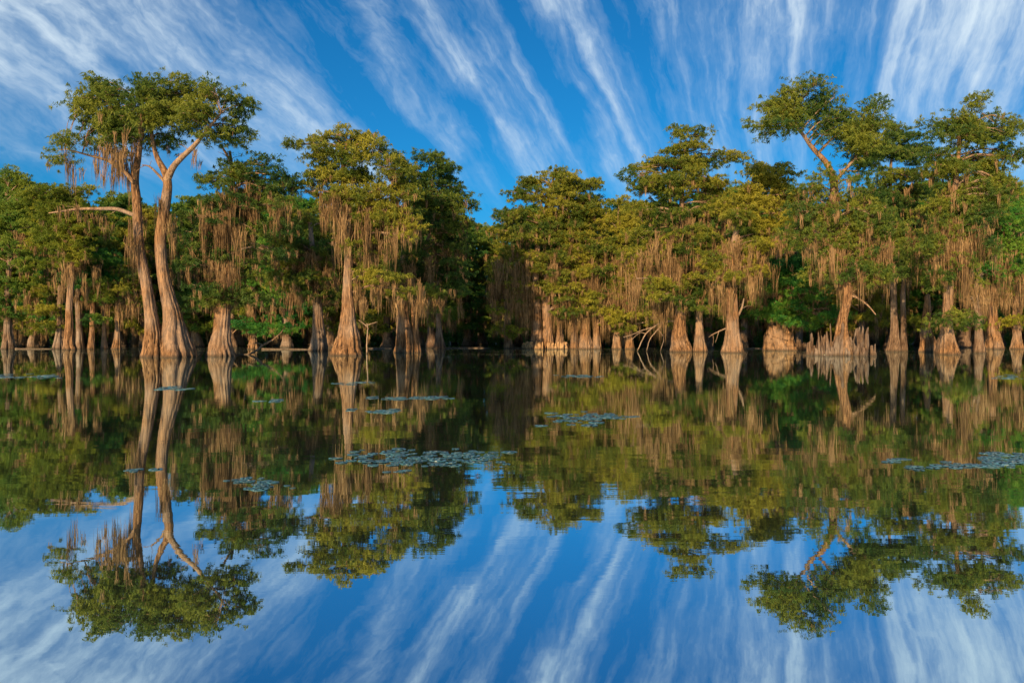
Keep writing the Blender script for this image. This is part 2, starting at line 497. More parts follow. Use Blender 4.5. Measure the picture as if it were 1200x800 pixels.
def build_tree(spec, seed):
    r = np.random.default_rng(1000 + seed)
    D = spec.get('D') or min(dist_of(spec['yb']), 106.0)
    k = D / F
    x0 = spec['trunks'][0][0][0]
    base = np.array([(x0 - 600) * k, D, 0.0])
    root = thing('bald_cypress', spec['label'], 'tree', tuple(base), GROUP_FRONT)
    bark = spec.get('bark', M_BARK)
    leafm = spec.get('leaf', M_LEAF)
    paths, rads = [], []
    for ti, tr in enumerate(spec['trunks']):
        pts, rd = [], []
        dy = 0.0 if ti == 0 else r.uniform(-0.3, 0.5)
        for i, (x, y, w) in enumerate(tr):
            p = P(x, y, D) - base
            if i == 0:
                p[2] = -0.5
            p[1] += dy + (r.normal(0, 0.15) if i > 1 else 0)
            pts.append(p); rd.append(w * k * 0.46)
        rd[0] *= 1.06
        wide = rd[0] > 0.8
        g, pth, rr = trunk_geo(pts, rd, 56 if wide else 28, spec.get('flutes', 11 if wide else 7), 3.2 if wide else 1.8,
                               spec.get('amp', 0.34), seed * 7 + ti)
        link('trunk', g.mesh('trunk', True), bark, root)
        paths.append(pth); rads.append(rr)
    apaths, arads = list(paths), list(rads)
    for bl in spec.get('bare', []):
        pts = []; rd = []
        for i, (x, y, w) in enumerate(bl):
            p = P(x, y, D) - base; p[1] += -0.25 * i
            pts.append(p); rd.append(w * k * 0.5)
        s = catmull(np.hstack([np.array(pts), np.array(rd)[:, None]]), 5)
        g = Geo(); g.tube(s[:, :3], np.maximum(s[:, 3], 0.02), 7)
        if 'bare_mat' not in spec and bl[0][2] >= 4:
            apaths.append(s[2:, :3]); arads.append(np.maximum(s[2:, 3], 0.02))
        for _ in range(4):          # dead twigs
            i = r.integers(2, len(s)); a = s[i, :3]
            d = nrm(r.normal(0, 1, 3) * np.array([1, 0.8, 0.6]))
            g.tube(np.array([a, a + d * 0.5 + [0, 0, 0.1], a + d * 1.0]), [0.035, 0.025, 0.01], 4)
        link('bare_limb', g.mesh('bare_limb', True), spec.get('bare_mat', M_LIMB), root)
    # crown: each entry is one spray of foliage carried by one limb
    lv, lq, ln = [], [], 0
    moss_a, moss_l = [], []
    dens = spec.get('dens', 1.0)
    mossy = spec.get('mossy', 0.5)
    thick = spec.get('thick', 0.14)
    topz = max(p[:, 2].max() for p in paths)
    sprays = [(c_[0], c_[1], c_[2] * 1.15, c_[3] * 1.4, 1.25, c_[4] if len(c_) > 4 else None) for c_ in spec['crown']]
    for (cx, cy, rx, ry, n) in spec.get('fill', []):
        for _ in range(int(n * 1.25)):
            th = r.uniform(0, 2 * PI); q_ = math.sqrt(r.random())
            sprays.append((cx + rx * q_ * math.cos(th), cy + ry * q_ * math.sin(th), r.uniform(12, 21), r.uniform(6, 11), 1.1, None))
    for (cx, cy, rx, ry, dm, dy) in sprays:
        a, b = rx * k, ry * k
        c = max(0.8, min(0.8 * a, 3.0))
        ctr = P(cx, cy, D) - base
        ctr[1] = r.uniform(-2.2, 1.8) if dy is None else dy
        nP = int(np.clip((2.2 + a * c / 0.55) * (0.6 + 0.75 * b), 4, 30) * dens * dm)
        u = nrm(r.normal(0, 1, (nP, 3))) * (r.random((nP, 1)) ** 0.42)
        pc = ctr + u * np.array([a, c, b]) * 0.88
        # limb from the trunk to the middle of the spray, twigs to its pads
        st, sr = nearest_on(apaths, arads, ctr)
        far = np.linalg.norm(st - ctr)
        lr = float(np.clip(min(0.45 * sr, 0.035 + 0.018 * far), 0.03, 0.13))
        midp = st * 0.5 + ctr * 0.5 + np.array([0, 0, 0.12 * far]) + r.normal(0, 0.06, 3) * far
        sp = catmull(np.array([np.r_[st, lr], np.r_[midp, lr * 0.72], np.r_[ctr - [0, 0, 0.15], lr * 0.42]]), 5)
        g = Geo(); g.tube(sp[:, :3], sp[:, 3], 6)
        for pcx in pc:
            i = r.integers(4, len(sp))
            g.tube(np.array([sp[i, :3], pcx + r.normal(0, 0.1, 3)]), [0.04, 0.012], 3)
        link('limb', g.mesh('limb', True), M_LIMB, root)
        pr_ = r.uniform(0.65, 1.15, nP) * spec.get('pad', 1.0)
        nc = 9
        cc = np.repeat(pc, nc, axis=0); R = np.repeat(pr_, nc)
        th = r.uniform(0, 2 * PI, nP * nc); rr_ = np.sqrt(r.random(nP * nc)) * R * np.where(r.random(nP * nc) < 0.16, 1.55, 1.0)
        cc = cc + np.stack([np.cos(th) * rr_, np.sin(th) * rr_, r.normal(0, thick, nP * nc) - 0.18 * (rr_ / R) ** 2], -1)
        cc[:, 2] += np.repeat(r.normal(0, 0.2, nP), nc) * np.cos(th) * rr_ + np.repeat(r.normal(0, 0.2, nP), nc) * np.sin(th) * rr_
        v, qd = leaves(cc, r.uniform(0.16, 0.46, len(cc)), spec.get('per', 18), 0.335 * (D / 80) ** 0.4, r)
        lv.append(v); lq.append(qd + ln); ln += len(v)
        nm = r.poisson(mossy * 1.0 * nP)
        if nm:
            idx = r.integers(0, nP, nm)
            an = pc[idx] + np.stack([r.normal(0, 0.5, nm), r.normal(0, 0.5, nm), r.uniform(-0.3, 0.0, nm)], -1)
            keep = r.random(nm) < np.clip((0.93 - an[:, 2] / topz) * 3.0, 0.02, 1)
            moss_a.append(an[keep]); moss_l.append(r.uniform(0.4, 1.5, nm)[keep])
    cr = link('crown', np_mesh('crown', np.vstack(lv), None, np.vstack(lq)), leafm, root)
    for (xa, xb, ya, yb_, n) in spec.get('moss', []):
        n = int(n * 1.38)
        ncl = max(3, n // 2)
        xc = r.uniform(xa, xb, ncl)
        yc = ya + r.uniform(-0.15, 0.55, ncl) * (yb_ - ya)
        dc = r.uniform(-1.8, 1.2, ncl)
        j = r.integers(0, ncl, n)
        xs_ = xc[j] + r.normal(0, 2.2, n); ys_ = yc[j] + r.normal(0, 4.0, n)
        an = np.stack([(xs_ - 600) * k, np.full(n, D), CAM_H - (ys_ - HY) * k], -1) - base
        an[:, 1] += 1.25 * dc[j] + r.normal(0, 0.2, n)
        moss_a.append(an); moss_l.append((yb_ - ya) * k * r.uniform(0.22, 0.88, n))
    if moss_a:
        an = np.vstack(moss_a); ll = np.concatenate(moss_l)
        ll = np.minimum(ll, an[:, 2] - 0.3); ok = ll > 0.2
        v, qd, tr = moss_geo(an[ok], ll[ok], r, 1.25 * (D / 80) ** 0.5)
        mo = link('spanish_moss', np_mesh('spanish_moss', v, qd, tr), M_MOSS, root)
        mo['kind'] = 'stuff'
    # knees standing in the water round the foot
    if 'knees' in spec:
        xa, xb, dep, hlo, hhi, n = spec['knees']
        protos = [knee_mesh(s) for s in range(5)]
        cxw = ((xa + xb) / 2 - x0) * k; hw = (xb - xa) / 2 * k
        for i in range(n):
            t = r.uniform(0, 2 * PI); q_ = r.uniform(0.86, 1.0) if spec.get('ring') else math.sqrt(r.uniform(0.12, 1.0))
            o = link('cypress_knee', protos[i % 5], M_KNEE, root)
            if spec.get('ring'):
                o.material_slots[0].link = 'OBJECT'; o.material_slots[0].material = M_RING
            o.location = (cxw + math.cos(t) * hw * q_, math.sin(t) * dep * q_, -0.15)
            hh = (hlo + (hhi - hlo) * r.random() ** 1.5) * (1.45 - 0.75 * q_) + 0.15
            ww = r.uniform(0.55, 1.5) * spec.get('kneew', 1.0)
            o.scale = (ww, ww * r.uniform(0.8, 1.3), hh)
            o.rotation_euler = (r.normal(0, 0.07), r.normal(0, 0.07), r.uniform(0, 6))
    return root


_knees = {}


def knee_mesh(s):
    if s in _knees:
        return _knees[s]
    r = np.random.default_rng(300 + s)
    z = np.array([0, 0.25, 0.5, 0.75, 0.92, 1.0])
    rad = np.array([0.24, 0.18, 0.14, 0.115, 0.09, 0.05]) * r.uniform(0.85, 1.15, 6)
    pth = np.stack([np.cumsum(r.normal(0, 0.02, 6)), np.cumsum(r.normal(0, 0.02, 6)), z], -1)
    g = Geo(); g.tube(pth, rad, 8, 1 + r.normal(0, 0.09, (6, 8)))
    _knees[s] = g.mesh('cypress_knee', True)
    return _knees[s]


# ------------------------------------------------------------------ the trees one by one (photograph pixels: x, y, width)
TREES = [
 dict(label="tallest cypress on the left, two long bare trunks rising from one flared foot", leaf=M_LEAF_OLIVE, yb=418, mossy=0.35, pad=0.95, dens=0.9, thick=0.28,
      trunks=[[(181, 418, 34), (179, 385, 19), (173, 340, 14), (164, 290, 12), (159, 240, 11), (157, 208, 9), (163, 180, 7), (168, 150, 4), (165, 120, 2)],
              [(207, 418, 46), (200, 372, 24), (190, 322, 15), (185, 280, 14), (191, 240, 13), (196, 210, 10), (181, 180, 6), (178, 150, 4), (186, 115, 2)]],
      bare=[[(157, 252, 5), (140, 246, 4.5), (122, 246, 4), (97, 247, 3), (66, 252, 1.5)],
            [(196, 212, 9), (205, 197, 7.5), (217, 186, 6.5), (232, 174, 5.5), (246, 160, 4), (266, 138, 2)],
            [(195, 215, 4), (187, 205, 3), (179, 197, 2), (172, 196, 1)],
            [(158, 215, 5), (146, 200, 4.5), (130, 190, 3.5), (108, 184, 2.5), (85, 178, 1.5)]],
      fill=[(160, 132, 60, 30, 12), (230, 122, 48, 24, 8), (112, 112, 26, 20, 5), (190, 118, 24, 18, 6), (254, 148, 36, 18, 8), (130, 152, 40, 16, 9), (176, 142, 32, 24, 10)],
      crown=[(117, 98, 18, 9), (95, 118, 15, 7), (100, 135, 14, 6), (140, 118, 24, 12), (180, 112, 26, 14), (213, 98, 24, 8), (246, 106, 20, 8),
             (276, 114, 24, 7), (285, 122, 20, 4), (235, 138, 22, 12), (274, 136, 14, 7), (276, 160, 18, 6), (120, 148, 30, 10), (160, 142, 28, 12),
             (200, 140, 24, 12), (70, 181, 18, 8), (95, 172, 18, 7), (125, 170, 20, 7), (250, 160, 12, 6)],
      moss=[(86, 155, 178, 232, 34), (150, 168, 165, 215, 14), (168, 185, 138, 165, 10), (66, 130, 250, 276, 12), (226, 240, 180, 208, 4), (200, 208, 235, 300, 8), (155, 166, 250, 330, 12)]),
 dict(label="short thick cypress with wide orange root flare beside the tall two-trunk tree", leaf=M_LEAF_OLIVE, yb=417, mossy=0.9,
      trunks=[[(259, 417, 40), (260, 395, 24), (261, 365, 19), (265, 325, 14), (268, 280, 11), (270, 235, 8), (274, 205, 5), (270, 178, 3)]],
      bare=[[(275, 210, 4), (273, 195, 3.5), (268, 182, 3), (262, 172, 2)]],
      fill=[(295, 218, 46, 32, 14), (275, 290, 55, 36, 16), (275, 345, 42, 12, 5)],
      crown=[(310, 192, 22, 8), (336, 206, 20, 8), (290, 210, 24, 9), (315, 220, 26, 9), (258, 240, 20, 8), (235, 275, 20, 8), (282, 238, 26, 8),
             (330, 240, 22, 9), (222, 252, 16, 7), (300, 268, 26, 8), (240, 306, 30, 5), (228, 352, 20, 8), (262, 346, 24, 7), (295, 345, 24, 8), (330, 262, 20, 8)],
      moss=[(246, 302, 226, 285, 70), (245, 290, 258, 330, 60), (200, 262, 308, 340, 26), (300, 345, 235, 275, 26), (250, 285, 300, 345, 30)]),
 dict(label="small cypress with a low green branch, right of the short thick tree", yb=409,
      trunks=[[(297, 409, 16), (297, 397, 9), (298, 378, 6), (298, 340, 5), (297, 300, 3)]], leaf=M_LEAF_GREEN,
      crown=[(312, 384, 24, 6), (330, 388, 20, 4), (290, 378, 18, 5), (318, 350, 20, 7), (300, 325, 22, 7), (320, 310, 20, 7)], moss=[(285, 335, 355, 385, 18)]),
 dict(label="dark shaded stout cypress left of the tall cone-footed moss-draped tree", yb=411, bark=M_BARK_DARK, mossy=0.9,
      trunks=[[(373, 411, 25), (373, 392, 17), (372, 365, 12), (370, 330, 9), (366, 290, 7), (362, 250, 4)]],
      fill=[(350, 300, 40, 48, 16)],
      crown=[(345, 284, 24, 9), (373, 292, 20, 9), (355, 308, 28, 8), (326, 300, 20, 7), (365, 328, 26, 8), (350, 256, 20, 8), (332, 330, 22, 7), (378, 262, 16, 8), (385, 345, 16, 6)],
      moss=[(335, 395, 295, 345, 50), (340, 390, 325, 370, 34)]),
 dict(label="tall moss-draped cypress with a smooth cone-shaped foot and a crown spreading right", yb=416, mossy=0.7,
      trunks=[[(407, 416, 42), (407, 395, 29), (407, 372, 19), (407, 340, 13), (408, 305, 11), (410, 268, 10), (404, 230, 8), (402, 195, 6), (408, 165, 3)]],
      bare=[[(408, 262, 4), (422, 250, 3.5), (440, 244, 2.5), (465, 244, 1.5)], [(403, 235, 4), (430, 228, 3.5), (460, 220, 2.5)]],
      fill=[(418, 200, 58, 40, 24), (440, 262, 48, 32, 12)],
      crown=[(398, 157, 24, 6), (432, 157, 26, 7), (352, 173, 9, 4), (372, 180, 14, 5), (372, 163, 14, 5), (402, 182, 26, 8), (446, 176, 28, 9), (384, 208, 18, 8), (424, 205, 28, 9),
             (464, 200, 24, 9), (398, 232, 18, 6), (436, 236, 28, 8), (474, 228, 24, 8), (450, 325, 32, 5), (474, 342, 20, 5), (432, 318, 14, 4), (360, 225, 12, 7), (455, 258, 26, 7), (480, 262, 20, 7)],
      moss=[(372, 402, 226, 272, 22), (394, 412, 238, 310, 30), (420, 492, 240, 305, 62), (412, 496, 336, 376, 52), (425, 470, 270, 320, 30)]),
 dict(label="double-trunked mossy cypress with a rounded crown, right of the cone-footed tree", leaf=M_LEAF_OLIVE, yb=413, mossy=0.8,
      trunks=[[(474, 413, 26), (474, 392, 20), (473, 366, 15), (472, 330, 11), (478, 280, 9), (490, 235, 6), (502, 200, 3)],
              [(487, 413, 16), (486, 390, 10), (485, 355, 8), (490, 310, 6), (505, 270, 4)]],
      fill=[(512, 232, 34, 52, 22), (510, 312, 34, 34, 14)],
      crown=[(508, 188, 20, 8), (524, 204, 16, 8), (488, 205, 20, 8), (530, 232, 20, 9), (500, 232, 22, 9), (542, 222, 12, 6), (512, 258, 22, 9), (545, 258, 14, 6), (488, 290, 18, 8),
             (526, 284, 22, 9), (500, 318, 20, 7), (535, 312, 18, 8), (505, 342, 22, 6), (470, 310, 16, 7)],
      moss=[(455, 500, 315, 365, 40), (495, 540, 290, 340, 26), (500, 520, 345, 375, 12)]),
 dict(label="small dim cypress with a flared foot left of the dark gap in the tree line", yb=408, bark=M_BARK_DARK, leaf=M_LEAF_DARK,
      trunks=[[(516, 408, 18), (515, 396, 10), (514, 378, 7), (514, 345, 5), (515, 310, 3)]],
      crown=[(528, 340, 18, 7), (510, 360, 16, 5), (542, 335, 12, 6), (530, 318, 18, 7)], moss=[(500, 545, 345, 378, 22)]),
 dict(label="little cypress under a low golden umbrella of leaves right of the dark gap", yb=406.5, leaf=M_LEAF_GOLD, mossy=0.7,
      trunks=[[(596, 405, 14), (595, 396, 10), (594, 380, 6), (592, 350, 5), (591, 315, 3)]],
      crown=[(595, 386, 18, 4), (584, 362, 12, 5), (590, 338, 16, 6), (582, 312, 14, 6), (600, 318, 14, 5)], moss=[(575, 615, 325, 375, 30)]),
 dict(label="central pyramid-shaped cypress with two pale fused trunks inside a low fence of knees", yb=406.5, mossy=0.8, dens=1.05,
      trunks=[[(630, 406, 20), (629, 388, 13), (628, 352, 11), (627, 320, 9), (632, 275, 7), (642, 235, 5), (649, 205, 2)],
              [(643, 406, 18), (642, 382, 12), (640, 352, 11), (641, 325, 8), (652, 285, 6), (668, 245, 3)]],
      knees=(614, 665, 2.2, 1.05, 1.3, 90), kneew=1.3, ring=True,
      fill=[(648, 242, 50, 38, 24), (650, 290, 64, 24, 20), (640, 330, 45, 16, 7), (596, 340, 22, 28, 6), (668, 350, 16, 22, 5)],
      crown=[(651, 203, 18, 5), (624, 212, 16, 6), (692, 217, 20, 5), (604, 226, 16, 6), (665, 219, 24, 7), (640, 232, 32, 8), (690, 236, 24, 7), (599, 250, 22, 7), (588, 272, 16, 6),
             (648, 256, 36, 8), (700, 258, 20, 7), (616, 276, 28, 8), (668, 280, 34, 8), (596, 296, 18, 6), (706, 284, 18, 7), (631, 320, 24, 7), (650, 300, 30, 7), (690, 305, 22, 7)],
      moss=[(590, 720, 288, 320, 50), (575, 626, 308, 365, 50), (604, 626, 338, 394, 30), (576, 622, 335, 392, 40), (646, 682, 345, 392, 24), (644, 704, 308, 352, 45)]),
 dict(label="low thick-footed narrow cypress touching the right end of the low central knee fence", yb=406.5, mossy=1.0,
      trunks=[[(657, 406, 16), (656, 394, 9), (656, 368, 6), (655, 335, 6), (656, 300, 4)]],
      crown=[(655, 330, 14, 5), (668, 318, 14, 5), (660, 350, 12, 4, -2), (664, 366, 14, 4, -2.5)], moss=[(645, 675, 325, 385, 40)]),
 dict(label="thin cypress with one low leaf spray, left of the slim double-trunked tree with small knees", yb=406.5, mossy=0.6,
      trunks=[[(673, 406, 12), (673, 392, 9), (673, 365, 6), (674, 330, 4), (676, 300, 3)]],
      crown=[(671, 372, 16, 4), (680, 352, 10, 4), (684, 318, 14, 5)], moss=[(660, 685, 352, 372, 12)]),
 dict(label="slim double-trunked cypress with a few small knees, right neighbour of the central pyramid tree", yb=406.5, mossy=0.9,
      trunks=[[(687, 406, 22), (686, 388, 12), (685, 352, 10), (686, 312, 7), (690, 270, 4)], [(699, 406, 12), (698, 385, 8), (698, 352, 6), (700, 315, 4)]],
      knees=(680, 706, 1.0, 0.5, 0.8, 16),
      fill=[(698, 325, 24, 28, 8), (708, 368, 20, 12, 5), (676, 372, 10, 8, 2), (672, 345, 12, 14, 3)],
      crown=[(694, 318, 20, 6), (702, 342, 18, 5), (710, 300, 18, 6), (695, 365, 14, 4)], moss=[(678, 722, 322, 388, 50)]),
 dict(label="narrow orange-lit cypress standing alone left of the bleached fallen branches", yb=406.5, mossy=1.0,
      trunks=[[(723, 406, 13), (723, 388, 8), (722, 362, 6), (722, 320, 5), (724, 275, 3)]],
      fill=[(728, 288, 20, 45, 10), (732, 345, 22, 20, 6)],
      crown=[(722, 298, 18, 7), (734, 275, 16, 8), (716, 262, 14, 7), (732, 325, 16, 6), (740, 248, 14, 7), (724, 238, 12, 6)], moss=[(706, 745, 305, 388, 55)]),
 dict(label="low squat cypress right behind the tips of the bleached fallen branches", yb=406.5, mossy=1.0,
      trunks=[[(738, 406, 13), (738, 392, 8), (739, 365, 6), (740, 325, 4)]],
      fill=[(755, 335, 22, 32, 9)],
      crown=[(748, 300, 18, 6), (742, 332, 16, 5), (756, 318, 14, 5), (746, 368, 18, 5, -2.5), (768, 378, 14, 4, -2), (734, 384, 12, 3, -2)], moss=[(728, 782, 305, 388, 60)]),
 dict(label="cypress with a tall and a short cone-shaped stem on one broad foot", yb=412, mossy=0.7,
      trunks=[[(799, 412, 30), (797, 392, 19), (797, 365, 13), (796, 335, 11), (797, 300, 9), (798, 260, 7), (800, 212, 5), (806, 170, 2)],
              [(821, 412, 19), (820, 395, 12), (820, 370, 8), (819, 345, 5)]],
      bare=[[(797, 331, 4), (780, 327, 3), (765, 326, 2.5), (745, 327, 1.5)]],
      fill=[(802, 212, 60, 42, 24), (785, 280, 55, 28, 16), (790, 340, 40, 16, 7)],
      crown=[(792, 158, 16, 5), (812, 162, 16, 6), (803, 174, 22, 6), (742, 200, 14, 4), (768, 192, 22, 6), (812, 190, 26, 7), (848, 184, 18, 7), (868, 180, 12, 7), (762, 216, 22, 6),
             (800, 214, 28, 8), (840, 214, 26, 8), (775, 350, 20, 5, -3), (826, 362, 18, 5, -2.5), (748, 246, 18, 6), (784, 246, 28, 8), (826, 244, 28, 8), (752, 276, 22, 7), (738, 298, 16, 5), (790, 276, 28, 7), (770, 333, 20, 6), (758, 352, 16, 4), (825, 340, 20, 6)],
      moss=[(738, 802, 306, 365, 85), (764, 830, 274, 310, 40), (798, 850, 260, 300, 26), (768, 792, 330, 388, 22), (800, 850, 300, 345, 34)]),
 dict(label="straight stout cypress, heavily mossed, right of the two-stemmed tree with the broad foot", yb=413, mossy=0.8,
      trunks=[[(860, 413, 30), (859, 392, 19), (858, 370, 15), (857, 345, 14), (857, 318, 11), (861, 280, 8), (872, 240, 6), (884, 205, 3)]],
      bare=[[(862, 375, 3), (868, 362, 2.5), (870, 350, 1.5)]],
      fill=[(892, 242, 46, 40, 22), (880, 300, 42, 22, 10)],
      crown=[(884, 202, 22, 7), (905, 214, 24, 8), (920, 198, 18, 7), (880, 230, 26, 8), (915, 238, 26, 9), (868, 256, 22, 7), (896, 260, 26, 8), (930, 258, 20, 8), (862, 286, 20, 6),
             (836, 306, 20, 6), (845, 326, 16, 5), (892, 290, 22, 7), (850, 240, 18, 8)],
      moss=[(846, 874, 292, 345, 50), (876, 935, 278, 312, 30), (834, 852, 325, 372, 18), (870, 900, 300, 350, 26)]),
 dict(label="broad orange stump-like cypress foot under vivid green low branches", yb=407, D=97, mossy=0.5, leaf=M_LEAF_GREEN, amp=0.34, flutes=12,
      trunks=[[(914, 407, 40), (913, 397, 36), (912, 388, 31), (911, 380, 22), (909, 366, 9), (908, 330, 7), (912, 290, 4)]],
      knees=(922, 946, 0.9, 1.0, 1.8, 14),
      fill=[(925, 330, 40, 36, 14)],
      crown=[(925, 375, 30, 5, -2.4), (955, 371, 24, 4, -2.6), (975, 364, 16, 5, -2.2), (902, 366, 20, 6, -2.0), (915, 360, 26, 7, -1.8), (920, 335, 26, 9), (935, 310, 24, 8), (905, 318, 20, 8), (945, 345, 20, 8)],
      moss=[(885, 935, 340, 372, 26)]),
 dict(label="cypress with a crooked bare orange top and a fence of grey knees at its foot", leaf=M_LEAF_OLIVE, yb=416, mossy=0.45, dens=0.9,
      trunks=[[(986, 416, 30), (986, 398, 19), (988, 375, 12), (991, 345, 11), (986, 305, 12), (981, 265, 12), (978, 238, 12), (977, 212, 9), (967, 192, 7), (952, 173, 5.5), (938, 157, 4), (926, 146, 2.5)]],
      bare=[[(991, 345, 3.2), (1003, 349, 2.6), (1014, 358, 2.0), (1022, 369, 1.2)], [(977, 214, 5), (990, 198, 4), (1004, 180, 3), (1018, 150, 2)],
            [(958, 180, 3.5), (972, 165, 3), (985, 155, 2)]],
      knees=(949, 1022, 2.8, 0.45, 2.8, 105), kneew=0.85, thick=0.32,
      fill=[(985, 258, 55, 34, 22), (990, 312, 42, 26, 14), (945, 130, 46, 24, 10), (1016, 165, 18, 40, 14), (985, 160, 26, 24, 10), (915, 135, 24, 20, 5)],
      crown=[(946, 104, 20, 6), (918, 112, 18, 7), (896, 124, 14, 6), (888, 146, 10, 5), (925, 132, 24, 7), (958, 122, 22, 8), (980, 134, 18, 7), (1000, 150, 16, 7), (1022, 124, 10, 8), (1018, 150, 14, 7), (995, 172, 18, 6),
             (905, 150, 18, 6), (1010, 190, 20, 8), (990, 215, 14, 7), (948, 222, 22, 8), (1012, 240, 22, 8), (950, 250, 26, 7), (985, 262, 26, 7), (1015, 268, 22, 8), (940, 280, 22, 7), (1005, 296, 22, 7), (1018, 322, 18, 6), (960, 205, 16, 6)],
      moss=[(975, 1032, 280, 350, 44), (925, 978, 232, 272, 24), (1000, 1042, 276, 330, 40), (945, 985, 285, 335, 30)]),
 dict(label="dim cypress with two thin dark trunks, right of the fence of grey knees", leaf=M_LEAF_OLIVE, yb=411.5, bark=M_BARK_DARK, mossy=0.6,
      trunks=[[(1047, 411, 20), (1048, 392, 11), (1048, 360, 8), (1047, 320, 7), (1045, 260, 6), (1043, 205, 4), (1045, 165, 2)], [(1061, 412, 9), (1060, 385, 7), (1059, 345, 6), (1062, 300, 4)]],
      fill=[(1050, 225, 32, 76, 30), (1050, 310, 30, 20, 7)],
      crown=[(1046, 152, 16, 7), (1058, 162, 16, 7), (1030, 178, 16, 7), (1062, 186, 18, 8), (1040, 206, 22, 8), (1068, 222, 20, 8), (1034, 234, 18, 7), (1062, 252, 22, 8), (1040, 272, 22, 7), (1068, 282, 18, 7)],
      moss=[(1030, 1080, 285, 340, 30), (1032, 1070, 225, 250, 14)]),
 dict(label="tall right-hand cypress wearing a bright leafy collar just above its pale fluted foot", leaf=M_LEAF_OLIVE, yb=415, mossy=0.6, dens=0.95,
      trunks=[[(1112, 415, 31), (1110, 396, 19), (1109, 376, 13), (1112, 342, 12), (1112, 310, 12), (1114, 270, 9), (1118, 220, 7), (1124, 170, 5), (1128, 140, 2)]],
      fill=[(1134, 190, 52, 62, 38), (1112, 280, 50, 30, 18), (1112, 330, 36, 14, 5)],
      thick=0.32, crown=[(1088, 376, 12, 5, -1.5), (1106, 371, 17, 6, -2.0), (1124, 374, 13, 5, -1.8), (1128, 120, 18, 6), (1108, 140, 14, 7), (1144, 142, 18, 7), (1122, 162, 26, 8), (1164, 160, 16, 8), (1184, 186, 12, 8), (1150, 186, 24, 8), (1106, 196, 22, 8), (1168, 212, 20, 8),
             (1124, 222, 26, 8), (1092, 242, 20, 7), (1146, 250, 22, 8), (1110, 264, 26, 7), (1082, 284, 18, 6), (1150, 296, 18, 6), (1118, 296, 20, 6)],
      moss=[(1098, 1128, 270, 345, 40), (1070, 1156, 270, 345, 40), (1122, 1156, 322, 372, 22), (1085, 1150, 220, 260, 14)]),
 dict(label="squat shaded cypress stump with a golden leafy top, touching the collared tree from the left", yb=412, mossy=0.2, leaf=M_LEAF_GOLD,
      trunks=[[(1087, 412, 24), (1087, 402, 19), (1086, 388, 15), (1086, 365, 10), (1086, 345, 5)]],
      crown=[(1088, 376, 16, 5), (1106, 370, 20, 6), (1124, 374, 14, 5), (1100, 382, 22, 3)]),
 dict(label="dark slender cypress with dead forked twigs, right of the tree with the leafy collar", yb=413, bark=M_BARK_DARK, mossy=0.8, leaf=M_LEAF_GREEN,
      trunks=[[(1147, 413, 16), (1147, 392, 10), (1148, 362, 8), (1149, 322, 7), (1152, 275, 5), (1158, 235, 3)]],
      bare=[[(1147, 375, 3), (1141, 360, 2.5), (1136, 348, 1.5)], [(1148, 362, 3), (1143, 345, 2.5), (1140, 330, 1.5)]], bare_mat=M_PALE,
      thick=0.3, fill=[(1172, 280, 28, 46, 18)],
      crown=[(1172, 268, 20, 8), (1184, 240, 16, 8), (1158, 300, 20, 6), (1182, 296, 18, 7), (1190, 320, 14, 6)],
      moss=[(1140, 1195, 306, 365, 36)]),
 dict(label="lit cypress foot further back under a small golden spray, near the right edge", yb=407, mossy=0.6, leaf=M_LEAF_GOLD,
      trunks=[[(1166, 406, 24), (1165, 396, 17), (1164, 384, 13), (1163, 355, 8), (1165, 310, 5)]],
      crown=[(1168, 378, 18, 4), (1190, 374, 14, 4), (1178, 345, 16, 6)], moss=[(1155, 1198, 335, 372, 30)]),
 dict(label="cypress cut by the right edge of the view, bluish green crown", yb=407, mossy=0.6, leaf=M_LEAF_GREEN,
      trunks=[[(1192, 406, 18), (1192, 392, 10), (1192, 350, 8), (1194, 300, 6), (1196, 240, 3)]],
      fill=[(1198, 280, 24, 60, 16)],
      crown=[(1195, 232, 18, 8), (1205, 250, 20, 9), (1190, 268, 16, 8), (1205, 285, 18, 9), (1195, 310, 18, 8), (1210, 340, 18, 8)], moss=[(1180, 1215, 310, 360, 14)]),
 # left of the tall two-trunk tree
 dict(label="pale cypress, thickest of the slim trunks left of the tall two-trunk tree", yb=409.5, leaf=M_LEAF_GOLD, mossy=0.6,
      trunks=[[(82, 409, 17), (82, 392, 11), (83, 350, 8), (87, 305, 7), (90, 265, 5), (85, 235, 3)]],
      fill=[(80, 262, 42, 42, 18)],
      crown=[(88, 262, 20, 8, -1.5), (84, 240, 20, 8, -1.2), (70, 228, 28, 8), (58, 250, 22, 8), (88, 252, 26, 8), (112, 268, 20, 7), (50, 275, 20, 7), (78, 282, 28, 8), (60, 305, 24, 7), (100, 300, 18, 7), (48, 232, 14, 7)],
      moss=[(55, 125, 258, 285, 30), (60, 112, 305, 340, 34)]),
 dict(label="grey slim cypress close behind and right of the pale slim one", yb=408.5, bark=M_BARK_DARK, leaf=M_LEAF_GREEN,
      trunks=[[(94, 408, 12), (93, 390, 8), (93, 350, 7), (95, 310, 6), (99, 270, 4)]],
      fill=[(108, 320, 32, 24, 8)],
      crown=[(112, 322, 22, 7), (128, 300, 18, 7), (80, 325, 20, 6), (118, 342, 18, 6)], moss=[(75, 125, 330, 362, 28)]),
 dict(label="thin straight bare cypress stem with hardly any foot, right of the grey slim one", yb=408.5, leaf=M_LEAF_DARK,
      trunks=[[(107, 408, 10), (108, 390, 7), (110, 350, 6), (112, 320, 4), (113, 290, 3)]],
      crown=[(124, 330, 18, 6), (104, 312, 18, 6), (130, 350, 14, 5)], moss=[(100, 135, 335, 365, 18)]),
 dict(label="low reddish cypress foot with a sagging olive branch over the water on its left", yb=408.5, bark=M_BARK_DARK, mossy=0.3,
